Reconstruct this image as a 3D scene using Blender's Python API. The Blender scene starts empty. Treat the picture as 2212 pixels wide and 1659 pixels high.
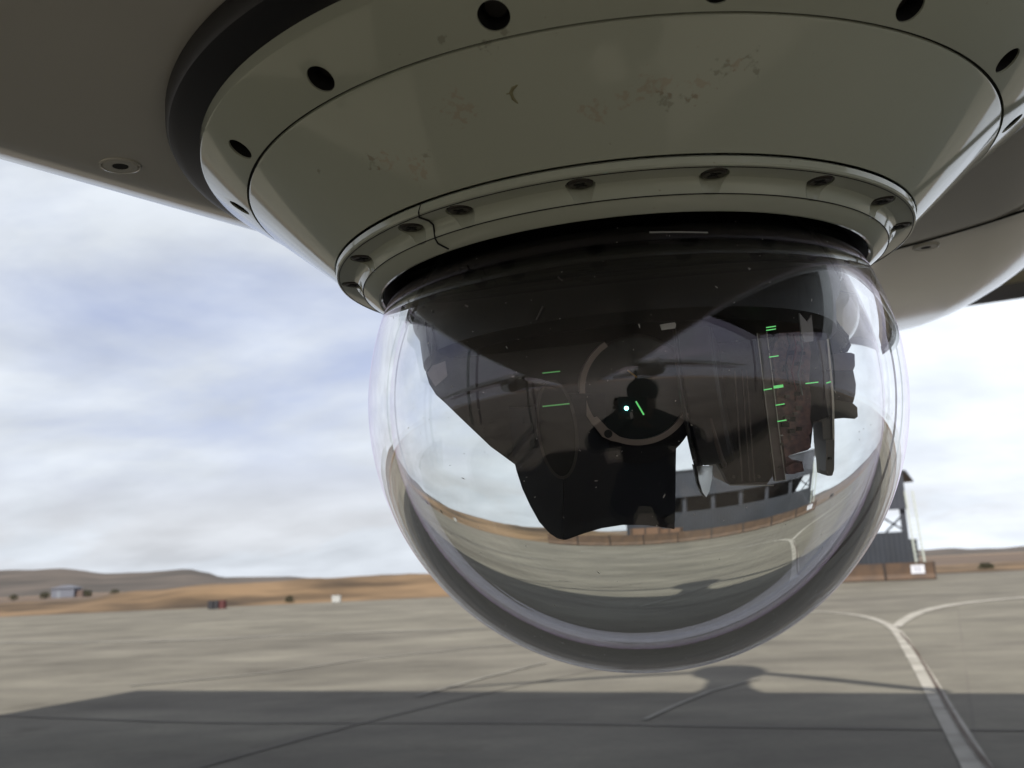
import bpy, bmesh, math, random
from mathutils import Vector, Matrix, noise
random.seed(4)
S = bpy.context.scene
COL = S.collection
rad = math.radians

# ------------------------------------------------------------------ camera
FPX = 2050.0          # focal length in units of a 2212 px wide picture
HCAM = 1.4
ro, pi_ = rad(2.52), rad(11.26)
U = Vector((-math.sin(ro)*math.cos(pi_), math.cos(ro)*math.cos(pi_), -math.sin(pi_)))
Fw = Vector((0, 0, -1))
Yw = (Fw - U*Fw.dot(U)).normalized()
Xw = Yw.cross(U)
RC = Matrix((Xw, Yw, U))            # camera space -> world
CAM = Vector((0, 0, HCAM))
cd = bpy.data.cameras.new('camera')
cam = bpy.data.objects.new('camera', cd)
COL.objects.link(cam)
cam.matrix_world = Matrix.Translation(CAM) @ RC.to_4x4()
cd.sensor_width = 36
cd.lens = 36*FPX/2212
cd.clip_start = 0.01
cd.clip_end = 20000
cd.dof.use_dof = True
cd.dof.focus_distance = 0.62
cd.dof.aperture_fstop = 13
S.camera = cam
S.render.resolution_x, S.render.resolution_y = 1024, 768
S.render.engine = 'CYCLES'
S.cycles.max_bounces = 14
S.cycles.transmission_bounces = 12
S.cycles.glossy_bounces = 6
S.cycles.diffuse_bounces = 4
S.cycles.caustics_refractive = True
S.cycles.caustics_reflective = True
S.view_settings.view_transform = 'Standard'
S.view_settings.look = 'None'
S.view_settings.gamma = 1
S.view_settings.exposure = 0.3

# ------------------------------------------------------------------ light
SUN_EL = rad(40)
SUN_TRAVEL = Vector((0.22, 0.976, 0)).normalized()
sund = bpy.data.lights.new('sun', 'SUN')
sund.energy = 5.0
sund.angle = rad(0.6)
sund.color = (1, .95, .87)
sun = bpy.data.objects.new('sun', sund)
COL.objects.link(sun)
tr = Vector((SUN_TRAVEL.x*math.cos(SUN_EL), SUN_TRAVEL.y*math.cos(SUN_EL), -math.sin(SUN_EL)))
sun.rotation_euler = tr.to_track_quat('-Z', 'Y').to_euler()
sun.location = (0, -20, 20)

W = bpy.data.worlds.new('World')
S.world = W
W.use_nodes = True
nt = W.node_tree
nt.nodes.clear()
N = nt.nodes.new
L = nt.links.new
out = N('ShaderNodeOutputWorld')
bg = N('ShaderNodeBackground')
sky = N('ShaderNodeTexSky')
sky.sky_type = 'NISHITA'
sky.sun_disc = False
sky.sun_elevation = SUN_EL
sky.sun_rotation = math.atan2(-SUN_TRAVEL.x, -SUN_TRAVEL.y)
sky.air_density = 1.0
sky.dust_density = 2.0
tc = N('ShaderNodeTexCoord')
def wmath(op, a, b=None, clamp=False):
    n = N('ShaderNodeMath'); n.operation = op; n.use_clamp = clamp
    for i, x in enumerate((a, b)):
        if x is None: continue
        if isinstance(x, (int, float)): n.inputs[i].default_value = x
        else: L(x, n.inputs[i])
    return n.outputs[0]
sep = N('ShaderNodeSeparateXYZ'); L(tc.outputs['Generated'], sep.inputs[0])
# cloud layer: project the view direction on a high flat layer
zz = wmath('ADD', wmath('MAXIMUM', sep.outputs[2], 0.0), 0.30)
px = wmath('DIVIDE', sep.outputs[0], zz)
py = wmath('DIVIDE', sep.outputs[1], zz)
high = N('ShaderNodeMapRange'); L(sep.outputs[2], high.inputs[0])
high.inputs[1].default_value = 0.42; high.inputs[2].default_value = 0.72
high.inputs[3].default_value = 1.0; high.inputs[4].default_value = 0.35
cmb = N('ShaderNodeCombineXYZ'); L(px, cmb.inputs[0]); L(py, cmb.inputs[1])
mp = N('ShaderNodeMapping'); L(cmb.outputs[0], mp.inputs[0])
mp.inputs['Scale'].default_value = (1.1, 1.5, 1); mp.inputs['Rotation'].default_value = (0, 0, rad(24))
mp.inputs['Location'].default_value = (0.3, 2.2, 0)
n1 = N('ShaderNodeTexNoise'); L(mp.outputs[0], n1.inputs['Vector'])
n1.inputs['Scale'].default_value = 1.0; n1.inputs['Detail'].default_value = 8; n1.inputs['Roughness'].default_value = 0.55
n1.inputs['Distortion'].default_value = 0.35
n2 = N('ShaderNodeTexNoise'); L(mp.outputs[0], n2.inputs['Vector'])
n2.inputs['Scale'].default_value = 3.1; n2.inputs['Detail'].default_value = 6
cov = N('ShaderNodeMapRange'); L(n1.outputs[0], cov.inputs[0])
cov.inputs[1].default_value = 0.36; cov.inputs[2].default_value = 0.55
cov.inputs[3].default_value = 0.3; cov.inputs[4].default_value = 1.0
# closer to the horizon everything turns to pale veil
veil = N('ShaderNodeMapRange'); L(sep.outputs[2], veil.inputs[0])
veil.inputs[1].default_value = 0.0; veil.inputs[2].default_value = 0.24
veil.inputs[3].default_value = 1.0; veil.inputs[4].default_value = 0.0

# clouds brighten towards the right of the picture
dotn = N('ShaderNodeVectorMath'); dotn.operation = 'DOT_PRODUCT'
L(tc.outputs['Generated'], dotn.inputs[0]); dotn.inputs[1].default_value = Vector((0.62, 0.72, 0.3)).normalized()
br = N('ShaderNodeMapRange'); L(dotn.outputs['Value'], br.inputs[0]); br.interpolation_type = 'SMOOTHSTEP'
br.inputs[1].default_value = 0.62; br.inputs[2].default_value = 1.0
br.inputs[3].default_value = 0.90; br.inputs[4].default_value = 1.22
rc = N('ShaderNodeMapRange'); L(dotn.outputs['Value'], rc.inputs[0]); rc.inputs[1].default_value = .72; rc.inputs[2].default_value = .95; rc.inputs[4].default_value = .92
cm = wmath('MAXIMUM', wmath('MAXIMUM', cov.outputs[0], veil.outputs[0]), rc.outputs[0])
var = N('ShaderNodeMapRange'); L(n2.outputs[0], var.inputs[0])
var.inputs[1].default_value = 0.3; var.inputs[2].default_value = 0.7
var.inputs[3].default_value = 0.84; var.inputs[4].default_value = 1.10
low = N('ShaderNodeMapRange'); L(sep.outputs[2], low.inputs[0])
low.inputs[1].default_value = 0.0; low.inputs[2].default_value = 0.2
low.inputs[3].default_value = 0.95; low.inputs[4].default_value = 1.0
cb = wmath('MULTIPLY', wmath('MULTIPLY', wmath('MULTIPLY', br.outputs[0], var.outputs[0]), low.outputs[0]), high.outputs[0])
cc = N('ShaderNodeMix'); cc.data_type = 'RGBA'; cc.blend_type = 'MULTIPLY'; cc.inputs[0].default_value = 1
cc.inputs[6].default_value = (0.86, 0.92, 1.0, 1)
L(cb, cc.inputs[7])
sk = N('ShaderNodeMix'); sk.data_type = 'RGBA'; sk.blend_type = 'MULTIPLY'; sk.inputs[0].default_value = 1
L(sky.outputs[0], sk.inputs[6]); sk.inputs[7].default_value = (0.165, 0.135, 0.145, 1)
mx = N('ShaderNodeMix'); mx.data_type = 'RGBA'
L(cm, mx.inputs[0]); L(sk.outputs[2], mx.inputs[6]); L(cc.outputs[2], mx.inputs[7])
L(mx.outputs[2], bg.inputs[0]); bg.inputs[1].default_value = 0.81
L(bg.outputs[0], out.inputs[0])

# ------------------------------------------------------------------ helpers
def ray(u, v):
    return (RC @ Vector((u-1106, 829.5-v, -FPX))).normalized()
def ground(u, v, z=0.0):
    d = ray(u, v); return CAM + d*((z-HCAM)/d.z)
def atY(u, v, y):
    d = ray(u, v); return CAM + d*(y/d.y)

def tag(o, label=None, cat=None, group=None, kind=None):
    if label: o['label'] = label
    if cat: o['category'] = cat
    if group: o['group'] = group
    if kind: o['kind'] = kind
    return o
def empty(name, loc=(0, 0, 0), rot=None):
    o = bpy.data.objects.new(name, None); COL.objects.link(o)
    o.empty_display_size = .1
    if rot is not None:
        o.matrix_world = Matrix.Translation(loc) @ rot.to_4x4()
    else: o.location = loc
    return o
def link(name, bm, mat, parent=None, smooth=None):
    me = bpy.data.meshes.new(name)
    bmesh.ops.recalc_face_normals(bm, faces=bm.faces)
    if smooth is not None:
        for f in bm.faces: f.smooth = True
        for e in bm.edges:
            if len(e.link_faces) == 2 and e.calc_face_angle(0) > rad(smooth): e.smooth = False
    bm.to_mesh(me); bm.free()
    for m in (mat if isinstance(mat, (list, tuple)) else [mat]): me.materials.append(m)
    o = bpy.data.objects.new(name, me); COL.objects.link(o)
    if parent: o.parent = parent
    return o
def box(bm, c, s, R=None):
    M = Matrix.Translation(c) @ (R.to_4x4() if R is not None else Matrix.Identity(4)) @ Matrix.Diagonal((*s, 1))
    return bmesh.ops.create_cube(bm, size=1, matrix=M)['verts']
def bevel(bm, w, seg=2):
    bmesh.ops.bevel(bm, geom=[e for e in bm.edges if e.calc_face_angle(0) > .5], offset=w, segments=seg, affect='EDGES', profile=.5)
def lathe(bm, prof, seg=192, closed=False, a0=0, a1=2*math.pi):
    rings = []
    full = abs(a1-a0-2*math.pi) < 1e-6
    n = seg if full else seg+1
    for r, z in prof:
        if r < 1e-6:
            rings.append([bm.verts.new((0, 0, z))]*n)
        else:
            rings.append([bm.verts.new((r*math.cos(a0+(a1-a0)*i/seg), r*math.sin(a0+(a1-a0)*i/seg), z)) for i in range(n)])
    m = len(rings)
    for j in range(m if closed else m-1):
        A, B = rings[j], rings[(j+1) % m]
        for i in range(seg):
            k = (i+1) % n
            vs = []
            for v in (A[i], A[k], B[k], B[i]):
                if v not in vs: vs.append(v)
            if len(vs) > 2: bm.faces.new(vs)
def tube(bm, pts, r, seg=10, cap=True):
    pts = [Vector(p) for p in pts]
    rs = r if isinstance(r, (list, tuple)) else [r]*len(pts)
    rings = []
    up = Vector((0, 0, 1))
    for i, p in enumerate(pts):
        t = (pts[min(i+1, len(pts)-1)]-pts[max(i-1, 0)]).normalized()
        a = t.cross(up)
        if a.length < .05: a = t.cross(Vector((1, 0, 0)))
        a.normalize(); b = t.cross(a)
        rings.append([bm.verts.new(p+(a*math.cos(2*math.pi*k/seg)+b*math.sin(2*math.pi*k/seg))*rs[i]) for k in range(seg)])
    for A, B in zip(rings, rings[1:]):
        for k in range(seg): bm.faces.new((A[k], A[(k+1) % seg], B[(k+1) % seg], B[k]))
    if cap:
        bm.faces.new(rings[0]); bm.faces.new(rings[-1][::-1])
def prism(bm, pts, off):
    """closed polygon pts (3-D) pushed along vector off"""
    A = [bm.verts.new(p) for p in pts]; B = [bm.verts.new(Vector(p)+off) for p in pts]
    bm.faces.new(A); bm.faces.new(B[::-1])
    n = len(A)
    for i in range(n): bm.faces.new((A[i], A[(i+1) % n], B[(i+1) % n], B[i]))

# ------------------------------------------------------------------ materials
def mat(name, col, rough=.5, metal=0, spec=.5, coat=0, emit=None, estr=0):
    m = bpy.data.materials.new(name); m.use_nodes = True
    p = m.node_tree.nodes['Principled BSDF']
    p.inputs['Base Color'].default_value = (*col, 1)
    p.inputs['Roughness'].default_value = rough
    p.inputs['Metallic'].default_value = metal
    p.inputs['Specular IOR Level'].default_value = spec
    p.inputs['Coat Weight'].default_value = coat
    if emit:
        p.inputs['Emission Color'].default_value = (*emit, 1); p.inputs['Emission Strength'].default_value = estr
    return m
def nn(m, t): return m.node_tree.nodes.new(t)
def noisy(m, c1, c2, scale=5, detail=6, lo=.35, hi=.65, coord='Object', stretch=(1, 1, 1), bump=0, rv=None, rot=0, bscale=None):
    t = m.node_tree; p = t.nodes['Principled BSDF']
    tcn = nn(m, 'ShaderNodeTexCoord'); mp_ = nn(m, 'ShaderNodeMapping')
    mp_.inputs['Scale'].default_value = stretch; mp_.inputs['Rotation'].default_value = (0, 0, rot)
    t.links.new(tcn.outputs[coord], mp_.inputs[0])
    n = nn(m, 'ShaderNodeTexNoise'); n.inputs['Scale'].default_value = scale; n.inputs['Detail'].default_value = detail
    t.links.new(mp_.outputs[0], n.inputs['Vector'])
    r = nn(m, 'ShaderNodeValToRGB')
    r.color_ramp.elements[0].position = lo; r.color_ramp.elements[1].position = hi
    r.color_ramp.elements[0].color = (*c1, 1); r.color_ramp.elements[1].color = (*c2, 1)
    t.links.new(n.outputs[0], r.inputs[0]); t.links.new(r.outputs[0], p.inputs['Base Color'])
    if rv:
        q = nn(m, 'ShaderNodeMapRange'); q.inputs[3].default_value, q.inputs[4].default_value = rv
        t.links.new(n.outputs[0], q.inputs[0]); t.links.new(q.outputs[0], p.inputs['Roughness'])
    if bump:
        b = nn(m, 'ShaderNodeBump'); b.inputs['Strength'].default_value = bump
        n3 = nn(m, 'ShaderNodeTexNoise'); n3.inputs['Scale'].default_value = bscale or scale*6; n3.inputs['Detail'].default_value = 4
        t.links.new(mp_.outputs[0], n3.inputs['Vector'])
        t.links.new(n3.outputs[0], b.inputs['Height']); t.links.new(b.outputs[0], p.inputs['Normal'])
    return r

M_paint = mat('belly_paint', (.42, .42, .36), .16, spec=.5, coat=.0)
noisy(M_paint, (.44, .465, .375), (.51, .53, .435), scale=2.2, rv=(.05, .10), bump=.006, bscale=260)
def stains(m, spots, col, keep=.6):
    t_ = m.node_tree; p_ = t_.nodes['Principled BSDF']; src = p_.inputs['Base Color'].links[0].from_socket
    tc_ = nn(m, 'ShaderNodeTexCoord'); ns = nn(m, 'ShaderNodeTexNoise'); ns.inputs['Scale'].default_value = 260; ns.inputs['Detail'].default_value = 5
    t_.links.new(tc_.outputs['Object'], ns.inputs['Vector'])
    acc = None
    for (c, r) in spots:
        d = nn(m, 'ShaderNodeVectorMath'); d.operation = 'DISTANCE'; t_.links.new(tc_.outputs['Object'], d.inputs[0]); d.inputs[1].default_value = c
        mr = nn(m, 'ShaderNodeMapRange'); t_.links.new(d.outputs['Value'], mr.inputs[0]); mr.inputs[1].default_value = 0; mr.inputs[2].default_value = r
        mr.inputs[3].default_value = 1; mr.inputs[4].default_value = 0
        if acc is None: acc = mr.outputs[0]
        else:
            q = nn(m, 'ShaderNodeMath'); q.operation = 'MAXIMUM'; t_.links.new(acc, q.inputs[0]); t_.links.new(mr.outputs[0], q.inputs[1]); acc = q.outputs[0]
    a_ = nn(m, 'ShaderNodeMath'); a_.operation = 'MULTIPLY_ADD'; t_.links.new(acc, a_.inputs[0]); a_.inputs[1].default_value = .34; t_.links.new(ns.outputs[0], a_.inputs[2])
    th = nn(m, 'ShaderNodeMapRange'); t_.links.new(a_.outputs[0], th.inputs[0]); th.inputs[1].default_value = .72; th.inputs[2].default_value = .84; th.inputs[4].default_value = keep
    mm = nn(m, 'ShaderNodeMix'); mm.data_type = 'RGBA'; t_.links.new(th.outputs[0], mm.inputs[0]); t_.links.new(src, mm.inputs[6]); mm.inputs[7].default_value = (*col, 1)
    t_.links.new(mm.outputs[2], p_.inputs['Base Color'])
M_fus = mat('fuselage_paint', (.42, .40, .35), .2)
noisy(M_fus, (.60, .575, .52), (.70, .675, .61), scale=1.5, rv=(.07, .15), bump=.008, bscale=40)
M_gasket = mat('rubber_gasket', (.012, .011, .014), .42)
M_groove = mat('dark_groove', (.01, .01, .01), .7)
M_metal = mat('screw_metal', (.10, .09, .08), .42, 1)
M_black = mat('black_anodised', (.004, .004, .005), .4, spec=.2)
M_black2 = mat('matt_black', (.006, .005, .005), .6, spec=.2)
M_navy = mat('hood_lacquer', (.005, .006, .010), .55, spec=.2)
M_brown = mat('bronze_grey_metal', (.055, .045, .042), .5, .2)
noisy(M_brown, (.10, .078, .072), (.15, .12, .11), scale=40)
M_ring = mat('bezel_metal', (.24, .19, .165), .5, .3)
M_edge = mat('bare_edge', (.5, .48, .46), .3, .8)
M_pcb = mat('circuit_board', (.06, .03, .033), .55)
noisy(M_pcb, (.09, .045, .055), (.24, .12, .11), scale=220, detail=3)
M_pale = mat('pale_enamel', (.85, .82, .78), .4)
M_mirrorL = mat('coated_window', (.016, .014, .015), .4, 0, spec=.3)
M_mirrorR = mat('blue_coated_window', (.02, .017, .016), .25, 0, spec=.3)
M_lens = mat('lens_coating', (.004, .008, .009), .3, 0, spec=.3)
M_tealglint = mat('teal_glint_glow', (.1, 1, .9), .3, emit=(.25, 1, .85), estr=9)  # glow imitates a reflected point of light, no lamp
M_green = mat('green_glint_glow', (.1, .9, .2), .3, emit=(.25, 1, .3), estr=.42)  # glow imitates green reflected streaks
M_glass = bpy.data.materials.new('clear_dome'); M_glass.use_nodes = True
_t = M_glass.node_tree; _t.nodes.clear()
_o = _t.nodes.new('ShaderNodeOutputMaterial'); _m = _t.nodes.new('ShaderNodeMixShader'); _f = _t.nodes.new('ShaderNodeFresnel')
_r = _t.nodes.new('ShaderNodeBsdfRefraction'); _g = _t.nodes.new('ShaderNodeBsdfGlossy')
_r.inputs['IOR'].default_value = 1.49; _r.inputs['Roughness'].default_value = 0.0; _r.inputs['Color'].default_value = (.975, .985, .98, 1)
_f.inputs['IOR'].default_value = 1.49
_g.inputs['Roughness'].default_value = 0.0; _g.inputs['Color'].default_value = (.99, .99, 1.0, 1)
_geo = _t.nodes.new('ShaderNodeNewGeometry'); _mc = _t.nodes.new('ShaderNodeMix'); _mc.data_type = 'RGBA'
_mc.inputs[6].default_value = (.99, .89, 1.0, 1); _mc.inputs[7].default_value = (1, 1, 1, 1)      # air side carries a thin purple coating
_t.links.new(_geo.outputs['Backfacing'], _mc.inputs[0]); _t.links.new(_mc.outputs[2], _g.inputs['Color'])
_t.links.new(_f.outputs[0], _m.inputs[0]); _t.links.new(_r.outputs[0], _m.inputs[1]); _t.links.new(_g.outputs[0], _m.inputs[2])
_t.links.new(_m.outputs[0], _o.inputs[0])

# ================================================================== SETTING
M_sand = mat('sand', (.3, .21, .13), .95)
noisy(M_sand, (.26, .175, .10), (.38, .27, .165), scale=.05, detail=8)
bm = bmesh.new()
bmesh.ops.create_grid(bm, x_segments=8, y_segments=8, size=9000)
g = link('ground', bm, M_sand); g.location.z = -0.06; tag(g, kind='structure')

# concrete apron
M_con = bpy.data.materials.new('apron_concrete'); M_con.use_nodes = True
t = M_con.node_tree; p = t.nodes['Principled BSDF']; p.inputs['Roughness'].default_value = .85; p.inputs['Specular IOR Level'].default_value = .3
tcn = t.nodes.new('ShaderNodeTexCoord')
def mapn(sc, rz):
    m_ = t.nodes.new('ShaderNodeMapping'); m_.inputs['Scale'].default_value = sc; m_.inputs['Rotation'].default_value = (0, 0, rz)
    t.links.new(tcn.outputs['Object'], m_.inputs[0]); return m_
def nz(m_, sc, de, lo, hi, c1, c2):
    n = t.nodes.new('ShaderNodeTexNoise'); n.inputs['Scale'].default_value = sc; n.inputs['Detail'].default_value = de
    t.links.new(m_.outputs[0], n.inputs['Vector'])
    r = t.nodes.new('ShaderNodeValToRGB'); r.color_ramp.elements[0].position = lo; r.color_ramp.elements[1].position = hi
    r.color_ramp.elements[0].color = (*c1, 1); r.color_ramp.elements[1].color = (*c2, 1)
    t.links.new(n.outputs[0], r.inputs[0]); return r.outputs[0]
def mult(a, b, f=1):
    x = t.nodes.new('ShaderNodeMix'); x.data_type = 'RGBA'; x.blend_type = 'MULTIPLY'; x.inputs[0].default_value = f
    t.links.new(a, x.inputs[6]); t.links.new(b, x.inputs[7]); return x.outputs[2]
A = nz(mapn((.8, 1.15, 1), rad(-6)), .30, 9, .36, .66, (.134, .124, .104), (.208, .195, .165))
B = nz(mapn((.75, 1.2, 1), rad(10)), 1.1, 7, .32, .7, (.82, .81, .81), (1.12, 1.12, 1.10))
Cn = nz(mapn((1, 1, 1), 0), 14, 4, .3, .7, (.93, .93, .93), (1.05, 1.05, 1.05))
# slabs cast side by side differ a little in tint
bt = t.nodes.new('ShaderNodeTexBrick'); bt.offset = 0.0
mb = mapn((1, 1, 1), rad(24)); t.links.new(mb.outputs[0], bt.inputs['Vector'])
bt.inputs['Scale'].default_value = .22; bt.inputs['Mortar Size'].default_value = .004
bt.inputs['Brick Width'].default_value = 1.3; bt.inputs['Row Height'].default_value = 1.0
bt.inputs['Color1'].default_value = (.93, .93, .90, 1); bt.inputs['Color2'].default_value = (1.06, 1.07, 1.02, 1); bt.inputs['Mortar'].default_value = (.93, .92, .9, 1)
D_ = nz(mapn((1, 1, 1), 0), .8, 5, .62, .74, (1, 1, 1), (.74, .72, .70))
c_ = mult(mult(mult(mult(A, B), Cn), bt.outputs[0]), D_)
t.links.new(c_, p.inputs['Base Color'])
bm = bmesh.new()
eL, eR = ground(0, 1330), ground(2212, 1231)
e0 = Vector((-37, 66.5, 0)); e1 = Vector((37, 71.5, 0)); dd = (e1-e0)
P = [e0-dd*3, e1+dd*3, Vector((260, -120, 0)), Vector((-260, -120, 0))]
bm.faces.new([bm.verts.new((q.x, q.y, -.03)) for q in P])
tag(link('apron', bm, M_con), kind='structure')

def strip(name, px, w, z, m, taper=None):
    """flat painted strip along ground points"""
    pts = [Vector((q[0], q[1], 0)) for q in px]
    bm = bmesh.new(); Lv, Rv = [], []
    for i, q in enumerate(pts):
        d = (pts[min(i+1, len(pts)-1)]-pts[max(i-1, 0)]).normalized(); s = Vector((d.y, -d.x, 0))
        ww = (w if taper is None else w+(taper-w)*i/(len(pts)-1))/2
        Lv.append(bm.verts.new((q.x-s.x*ww, q.y-s.y*ww, z))); Rv.append(bm.verts.new((q.x+s.x*ww, q.y+s.y*ww, z)))
    for i in range(len(pts)-1): bm.faces.new((Lv[i], Rv[i], Rv[i+1], Lv[i+1]))
    return tag(link(name, bm, m), kind='structure')
def smoothpts(pts, n=8):
    o = []
    P_ = [Vector(q).to_3d() if len(q) == 2 else Vector(q) for q in pts]
    P_ = [P_[0]*2-P_[1]]+P_+[P_[-1]*2-P_[-2]]
    for i in range(1, len(P_)-2):
        for k in range(n):
            u = k/n; a, b, c, d = P_[i-1:i+3]
            o.append(.5*((2*b)+(c-a)*u+(2*a-5*b+4*c-d)*u*u+(3*b-a-3*c+d)*u**3))
    o.append(P_[-2]); return o
M_line = mat('painted_line', (.5, .48, .41), .8); noisy(M_line, (.28, .265, .225), (.43, .41, .36), scale=2, stretch=(1, 1, 1), detail=8)
M_linelow = mat('worn_line', (.36, .35, .30), .85); noisy(M_linelow, (.17, .16, .138), (.25, .24, .205), scale=2)
M_joint = mat('joint_sealant', (.06, .045, .04), .9); noisy(M_joint, (.07, .04, .025), (.17, .145, .12), scale=.8)
M_stain = mat('stained_concrete', (.17, .155, .14), .9); noisy(M_stain, (.115, .104, .09), (.15, .138, .12), scale=1)
GP = lambda l: [ground(u, v) for u, v in l]
strip('painted_line', smoothpts(GP([(2130, 1690), (2105, 1640), (2070, 1580), (2035, 1520), (2000, 1458), (1970, 1410), (1948, 1375), (1936, 1360)])), .20, -.022, M_line, .19)
strip('painted_line', smoothpts(GP([(1938, 1362), (1915, 1346), (1885, 1334), (1845, 1326), (1790, 1321), (1700, 1317), (1560, 1316), (1400, 1322)])), .17, -.018, M_line, .2)
strip('painted_line', smoothpts(GP([(1936, 1352), (1955, 1337), (1990, 1320), (2040, 1308), (2110, 1298), (2212, 1289), (2400, 1275)])), .19, -.014, M_line, .55)
strip('slab_joint', smoothpts(GP([(2160, 1680), (2095, 1600), (2045, 1520), (2015, 1465), (1975, 1400), (1945, 1365)])), .035, -.010, M_joint)
strip('slab_joint', smoothpts(GP([(330, 1680), (600, 1605), (850, 1540), (1100, 1482), (1400, 1420)])), .04, -.020, M_stain)
strip('slab_joint', smoothpts(GP([(-300, 1530), (200, 1548), (500, 1556), (1100, 1556), (1700, 1565), (2400, 1573)])), .06, -.024, M_stain)
strip('painted_line', GP([(1392, 1549), (1460, 1518), (1535, 1488), (1640, 1462)]), .06, -.019, M_linelow)
strip('painted_line', smoothpts(GP([(280, 1478), (560, 1452), (800, 1420), (1000, 1400), (1180, 1382)])), .12, -.019, M_linelow)
strip('painted_line', smoothpts(GP([(-200, 1388), (300, 1384), (700, 1368), (1100, 1354)])), .4, -.017, M_linelow)
strip('painted_line', GP([(900, 1500), (1040, 1462), (1180, 1428)]), .07, -.016, M_linelow)

# ------------------------------------------------------------------ distant hills
M_hill = mat('hill_scrub', (.14, .125, .12), .95); noisy(M_hill, (.052, .045, .038), (.11, .09, .074), scale=.012, detail=9)
prof = [(-900, 1262), (-500, 1240), (-200, 1236), (0, 1233), (137, 1229), (236, 1239), (300, 1237), (408, 1230), (440, 1236), (485, 1247), (623, 1246), (709, 1250), (924, 1244), (1200, 1236), (1500, 1218),
        (1800, 1200), (1996, 1188), (2056, 1184), (2099, 1186), (2176, 1184), (2212, 1179), (2500, 1160), (2900, 1150)]
def hilltop(u):
    for (a, va), (b, vb) in zip(prof, prof[1:]):
        if a <= u <= b:
            w_ = (u-a)/(b-a); w_ = w_*w_*(3-2*w_); return va+(vb-va)*w_
bm = bmesh.new(); rows = []
for i in range(201):
    u = -890+3780*i/200
    top = atY(u, hilltop(u), 1300)
    zt = top.z + 1.2*noise.noise(Vector((u*.02, 1, 0)))
    row = []
    for k in range(13):
        f = k/12; f2 = f*f*(3-2*f)
        y = 620+680*f
        x = top.x*y/1300
        z = -2+(zt+2)*f2**1.2 + (6*noise.noise(Vector((x*.006, y*.006, 3)))*math.sin(math.pi*f)*.5)
        row.append(bm.verts.new((x, y, z)))
    row.append(bm.verts.new((top.x*1.4, 1300*1.4, -3)))
    rows.append(row)
for A_, B_ in zip(rows, rows[1:]):
    for k in range(13): bm.faces.new((A_[k], B_[k], B_[k+1], A_[k+1]))
tag(link('hills', bm, M_hill, smooth=80), kind='structure')

# ------------------------------------------------------------------ earth bank along the apron edge
M_bank = mat('dry_earth', (.33, .21, .12), .95)
noisy(M_bank, (.045, .03, .017), (.20, .132, .072), scale=.3, detail=10, stretch=(.3, 1, 1), lo=.38, hi=.62, bump=.6, bscale=1.2)
bm = bmesh.new(); rows = []
for i in range(281):
    x = -110+240*i/280
    fy = 66.5+(x+37)*(5/74)-1.6
    row = []
    for k in range(25):
        f = k/24
        h = 0.25+.9/(1+math.exp((x+34)*-.0)) if False else None
        base = 1.7 if x > -24 else 1.7-.8*min(1, (-24-x)/10)
        if x > 4: base = 1.62-1.1*min(1, (x-4)/8)
        base *= 1+.10*noise.noise(Vector((x*.12, 0, 0)))+.05*noise.noise(Vector((x*.5, 4, 0)))
        s_ = min(1, f/.4); s_ = s_*s_*(3-2*s_)
        z = -.08+base*s_ + .16*noise.noise(Vector((x*.35, f*6, 1)))*min(1, f*6)
        if f > .75: z -= (f-.75)*4*.5*base
        row.append(bm.verts.new((x, fy+22*f, z)))
    rows.append(row)
for A_, B_ in zip(rows, rows[1:]):
    for k in range(24): bm.faces.new((A_[k], B_[k], B_[k+1], A_[k+1]))
tag(link('earth_bank', bm, M_bank, smooth=80), kind='structure')
M_plain = mat('scrub_plain', (.25, .19, .14), .95); noisy(M_plain, (.095, .066, .046), (.15, .105, .07), scale=.02, detail=9, stretch=(.4, 1, 1))
bm = bmesh.new()
bm.faces.new([bm.verts.new(q) for q in ((-700, 86, .0), (700, 86, .0), (900, 640, .0), (-900, 640, .0))])
tag(link('plain', bm, M_plain), kind='structure').location.z = -.03

# bushes
M_bush = mat('bush_leaf', (.05, .055, .03), .9); noisy(M_bush, (.035, .04, .022), (.07, .07, .04), scale=3)
def bush(u, v, y, w, lab, flat_=.5):
    c = atY(u, v, y); c.z = max(c.z, 0.0)
    if y > 80: c.z = 0
    root = empty('bush', c); tag(root, lab, 'bush', 'bushes on the dry ground')
    bm = bmesh.new()
    for k in range(420):
        a = random.uniform(0, 6.283); h = random.random()**.8; r = w/2*math.sqrt(max(0, 1-(h-.35)**2*1.7))*random.random()**.4
        r *= .75+.45*noise.noise(Vector((math.cos(a)*2, math.sin(a)*2, u)))
        c0 = Vector((math.cos(a)*r, math.sin(a)*r, h*w*flat_+.05*w)); s_ = w*random.uniform(.03, .07)
        q = Matrix.Rotation(random.uniform(0, 6.28), 3, Vector((random.random()-.5, random.random()-.5, random.random()-.5)).normalized())
        bm.faces.new([bm.verts.new(c0+q @ Vector(z_)*s_) for z_ in ((-1, 0, 0), (0, -.5, .2), (1, 0, 0), (0, .5, -.1))])
    link('foliage', bm, M_bush, root)
    bm = bmesh.new()
    for k in range(5):
        a = k*1.25; tube(bm, [(0, 0, -.05), (math.cos(a)*w*.1, math.sin(a)*w*.1, w*.2), (math.cos(a)*w*.25, math.sin(a)*w*.25, w*.45)], [w*.03, w*.02, w*.008], 5)
    link('stem', bm, M_joint, root)
bush(30, 1287, 250, 2.8, 'dark bush farthest left on the plain, left of the grey shed')
bush(97, 1287, 250, 3.2, 'dark bush on the plain just left of the grey shed')
bush(190, 1284, 260, 3.2, 'dark brown bush touching the right side of the grey shed')
bush(248, 1284, 250, 3.0, 'dark bush on the plain a little right of the grey shed')
bush(381, 1280, 250, 2.4, 'faint small bush at the foot of the hill right of the shed')
bush(625, 1303, 68, .9, 'low olive bush at apron edge between red drums and white box')
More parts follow.
